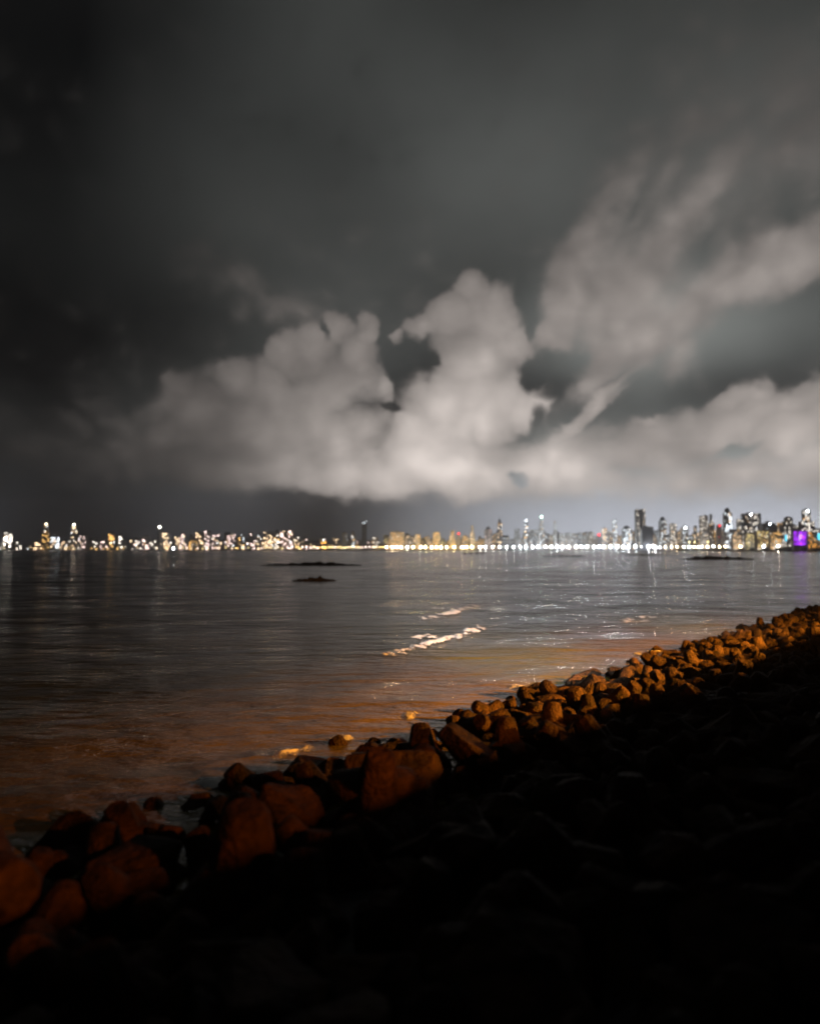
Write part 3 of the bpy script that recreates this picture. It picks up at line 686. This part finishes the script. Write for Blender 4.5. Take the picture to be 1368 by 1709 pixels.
lit_sign(1311, 893, 903, 3, 'cyan', 2.0, 'small blue white lit panel just seaward of the purple building')
lit_sign(1325, 892, 904, 3, 'cool', 4, 'white lit panel touching the seaward edge of the purple building')
lit_sign(1366, 890, 901, 4, 'cyan', 2.2, 'cyan lit panel at the landward edge of the orange front')

# --- filler buildings, named by the landmark they stand near
marks = sorted(XC, key=lambda a: a[0]); used = {}
SHORT = {l: l for _, l in marks}
ORD = ['first', 'second', 'third', 'fourth', 'fifth', 'sixth', 'seventh', 'eighth', 'ninth', 'tenth']
def nick(l):
    ws = l.split(); 
    return ' '.join(ws[:7]) if len(ws) > 7 else l
fill = []
px = 2.0
while px < 1372:
    zone = px
    if zone < 150: top = rnd.uniform(900, 911); c = rnd.choice(('warm', 'white', 'amber', 'white')); s = 16; dn = .32; st = rnd.uniform(9, 17)
    elif zone < 295: top = rnd.uniform(896, 908); c = rnd.choice(('white', 'pink', 'white')); s = 18; dn = .35; st = rnd.uniform(8, 14)
    elif zone < 430: top = rnd.uniform(890, 905); c = rnd.choice(('warm', 'pink', 'white', 'amber')); s = 14; dn = .42; st = rnd.uniform(6, 10)
    elif zone < 510: top = rnd.uniform(890, 902); c = rnd.choice(('warm', 'pink', 'yellow', 'cool')); s = 12; dn = .5; st = rnd.uniform(6, 9)
    elif zone < 640: top = rnd.uniform(897, 908); c = rnd.choice(('warm', 'pink', 'white', 'amber')); s = 7; dn = .28; st = rnd.uniform(8, 12)
    elif zone < 830: top = rnd.uniform(889, 903); c = rnd.choice(('amber', 'warm', 'amber', 'yellow')); s = 2.6; dn = .4; st = rnd.uniform(7, 11)
    elif zone < 1010: top = rnd.uniform(888, 902); c = rnd.choice(('cool', 'white', 'cool')); s = 2.2; dn = .35; st = rnd.uniform(8, 12)
    elif zone < 1160: top = rnd.uniform(880, 898); c = rnd.choice(('cool', 'white', 'warm')); s = 4; dn = .38; st = rnd.uniform(8, 12)
    else: top = rnd.uniform(872, 890); c = rnd.choice(('white', 'warm', 'white', 'amber')); s = 4; dn = .38; st = rnd.uniform(8, 13)
    fill.append((px, st * rnd.uniform(.9, 1.3), top, c, s, dn)); px += st
for px, wd, top, c, s, dn in fill:
    near = min(marks, key=lambda a: abs(a[0] - px)); side = 'seaward' if px < near[0] else 'landward'
    key = (near[1], side); used.setdefault(key, []).append((px, wd, top, c, s, dn))
for (l, side), lst in used.items():
    x0 = [a for a, b in marks if b == l][0]; lst.sort(key=lambda a: abs(a[0] - x0))
    for i, (px, wd, top, c, s, dn) in enumerate(lst):
        building(px, wd, top, light=c, s=s, dens=dn, wall=rnd.choice((0, 1, 3, 1)), roof=rnd.choice(('flat', 'flat', 'step', 'gable', 'flat')), back=110 + rnd.uniform(0, 90),
                 label=f'{ORD[i]} low block {side} of the {nick(l)}')

# ------------------------------------------------------------------ far waterfront lamps
def street_lamp(h, r):
    root = empty('street_lamp', (0, 0, 0)); m = MB(); m.prism(0, 0, .3, .18, 0, h, 6); m.tube((0, 0, h - .2), (0, -1.2, h + .3), .12, 6); m.build('pole', M['steel'], root)
    return root
lamp_me = {}
def far_lamp(px, c, s, r, h, label, name='street_lamp', group='street lamps along the far waterfront'):
    key = (c, s, r, h)
    if key not in lamp_me:
        root = empty(name, (0, 0, 0)); m = MB(); m.prism(0, 0, .3, .18, 0, h, 6); m.tube((0, 0, h - .2), (0, -1.2, h + .3), .12, 6); m.build('pole', M['steel'], root)
        v, f = sphere_mb(r, 8, 6, .8); obj('lamp_head', v, f, emat(c, s), root, (0, -1.2, h + .3)); lamp_me[key] = root; o = root
    else: o = copy_tree(lamp_me[key])
    o.location = shore(px, 3, 2.6); tag(o, label, 'street lamp', group); return o
def mark_near(px): return nick(min(marks, key=lambda a: abs(a[0] - px))[1])
px = 8.0
while px < 1300:
    if px < 300: gap = rnd.uniform(9, 30); c = rnd.choice(('warm', 'white', 'amber')); s = 14; r = 1.5; h = rnd.choice((6, 9)); d = 'dim'
    elif px < 480: gap = rnd.uniform(6, 13); c = rnd.choice(('warm', 'pink', 'yellow')); s = 22; r = 1.5; h = rnd.choice((7, 11)); d = 'pinkish'
    elif px < 640: gap = rnd.uniform(3.5, 7.5); c = rnd.choice(('yellow', 'warm', 'amber', 'yellow', 'pink')); s = 34; r = 1.7; h = rnd.choice((9, 11, 13)); d = 'yellow'
    elif px < 800: gap = rnd.uniform(7, 14); c = rnd.choice(('yellow', 'white', 'warm')); s = 260; r = 2.9; h = 12; d = 'glaring warm'
    elif px < 1100: gap = rnd.uniform(7.5, 13); c = rnd.choice(('cool', 'white', 'cool')); s = 260; r = 2.6; h = 12; d = 'glaring white'
    else: gap = rnd.uniform(8, 13); c = rnd.choice(('white', 'cool', 'warm')); s = 160; r = 1.7; h = 10; d = 'white'
    far_lamp(px, c, s, r, h, f'{d} street lamp on the waterfront before the {mark_near(px)}'); px += gap
far_lamp(290, 'cool', 160, 3.6, 7, 'floodlight flaring star white at the water in front of the low cluster')
far_lamp(1092, 'cool', 160, 2.6, 9, 'widest white glare on the waterfront below the plain dark glass box')
far_lamp(1165, 'cool', 130, 2.2, 9, 'white flare on the waterfront between the domed and the pale towers')
# upper road: a string of warm lamps on the slope behind
for i, px in enumerate((1150, 1158, 1180, 1198, 1212, 1224, 1240)):
    o = far_lamp(px, 'yellow', 30, 1.1, 24, f'small yellow lamp high above the waterfront by the {mark_near(px)}'); o.location = shore(px, 60, 2.6)

# dark sea front of trees at the landward end
rr = random.Random(5); vs = []; fs = []
for _ in range(9000):
    px = 1130 + 300 * rr.random() ** .8; e = min(1, (px - 1120) / 120)
    c = shore(px, rr.uniform(-2, 10), 2.6 + rr.random() * 6.0 * e); b = len(vs); q = Euler((rr.uniform(0, 6), rr.uniform(0, 6), 0)).to_matrix(); s = rr.uniform(.5, 1.3)
    vs += [c + q @ Vector(a) for a in ((-s, -s, 0), (s, -s, 0), (s, s, 0), (-s, s, 0))]; fs.append((b, b + 1, b + 2, b + 3))
tag(obj('treeline', vs, fs, M['leaf']), 'dark belt of trees on the waterfront under the yellow and purple fronts', 'trees', kind='stuff')

# ------------------------------------------------------------------ the promenade lamps that light the rocks
def post(pos, h0, label, arm):
    root = tag(empty('street_lamp', (pos.x, pos.y, h0)), label, 'street lamp'); H = pos.z - h0 + .22
    m = MB(); back = -NN * arm; m.prism(back.x, back.y, .14, .08, 0, H, 10); m.prism(back.x, back.y, .22, .22, 0, .5, 10); m.build('pole', M['steel'], root)
    m = MB(); m.tube((back.x, back.y, H - .05), (0, 0, H + .12), .05, 8); m.build('arm', M['steel'], root)
    m = MB(); m.box(-.3, .3, -.16, .16, H - .0, H + .14); m.build('lamp_head', M['steel'], root)
for (pos, _, _), w_ in zip(LAMPS, ('nearest the viewer', 'facing the lit slab', 'farthest along the shore')): post(pos, 2.99, 'orange sodium street lamp on the promenade, ' + w_, 1.5)
post(FOAM_FILL_POS, 2.86, 'unseen mast added behind the promenade for the white light on the foam', 1.0)  # mast added to carry the foam spots, out of view

# ------------------------------------------------------------------ sea haze over the bay
hz = obj('haze', [(x, y, z) for z in (-7.5, 320) for (x, y) in ((-3600, -400), (3600, -400), (3600, 4700), (-3600, 4700))],
         [(0, 3, 2, 1), (4, 5, 6, 7), (0, 1, 5, 4), (1, 2, 6, 5), (2, 3, 7, 6), (3, 0, 4, 7)])
hm = bpy.data.materials.new('haze'); hm.use_nodes = True; hm.node_tree.nodes.clear()
pv = hm.node_tree.nodes.new('ShaderNodeVolumePrincipled'); pv.inputs['Density'].default_value = HAZE; pv.inputs['Color'].default_value = (.9, .93, 1, 1); pv.inputs['Anisotropy'].default_value = .7
ho = hm.node_tree.nodes.new('ShaderNodeOutputMaterial'); hm.node_tree.links.new(pv.outputs[0], ho.inputs['Volume']); hz.data.materials.append(hm)
tag(hz, kind='stuff')
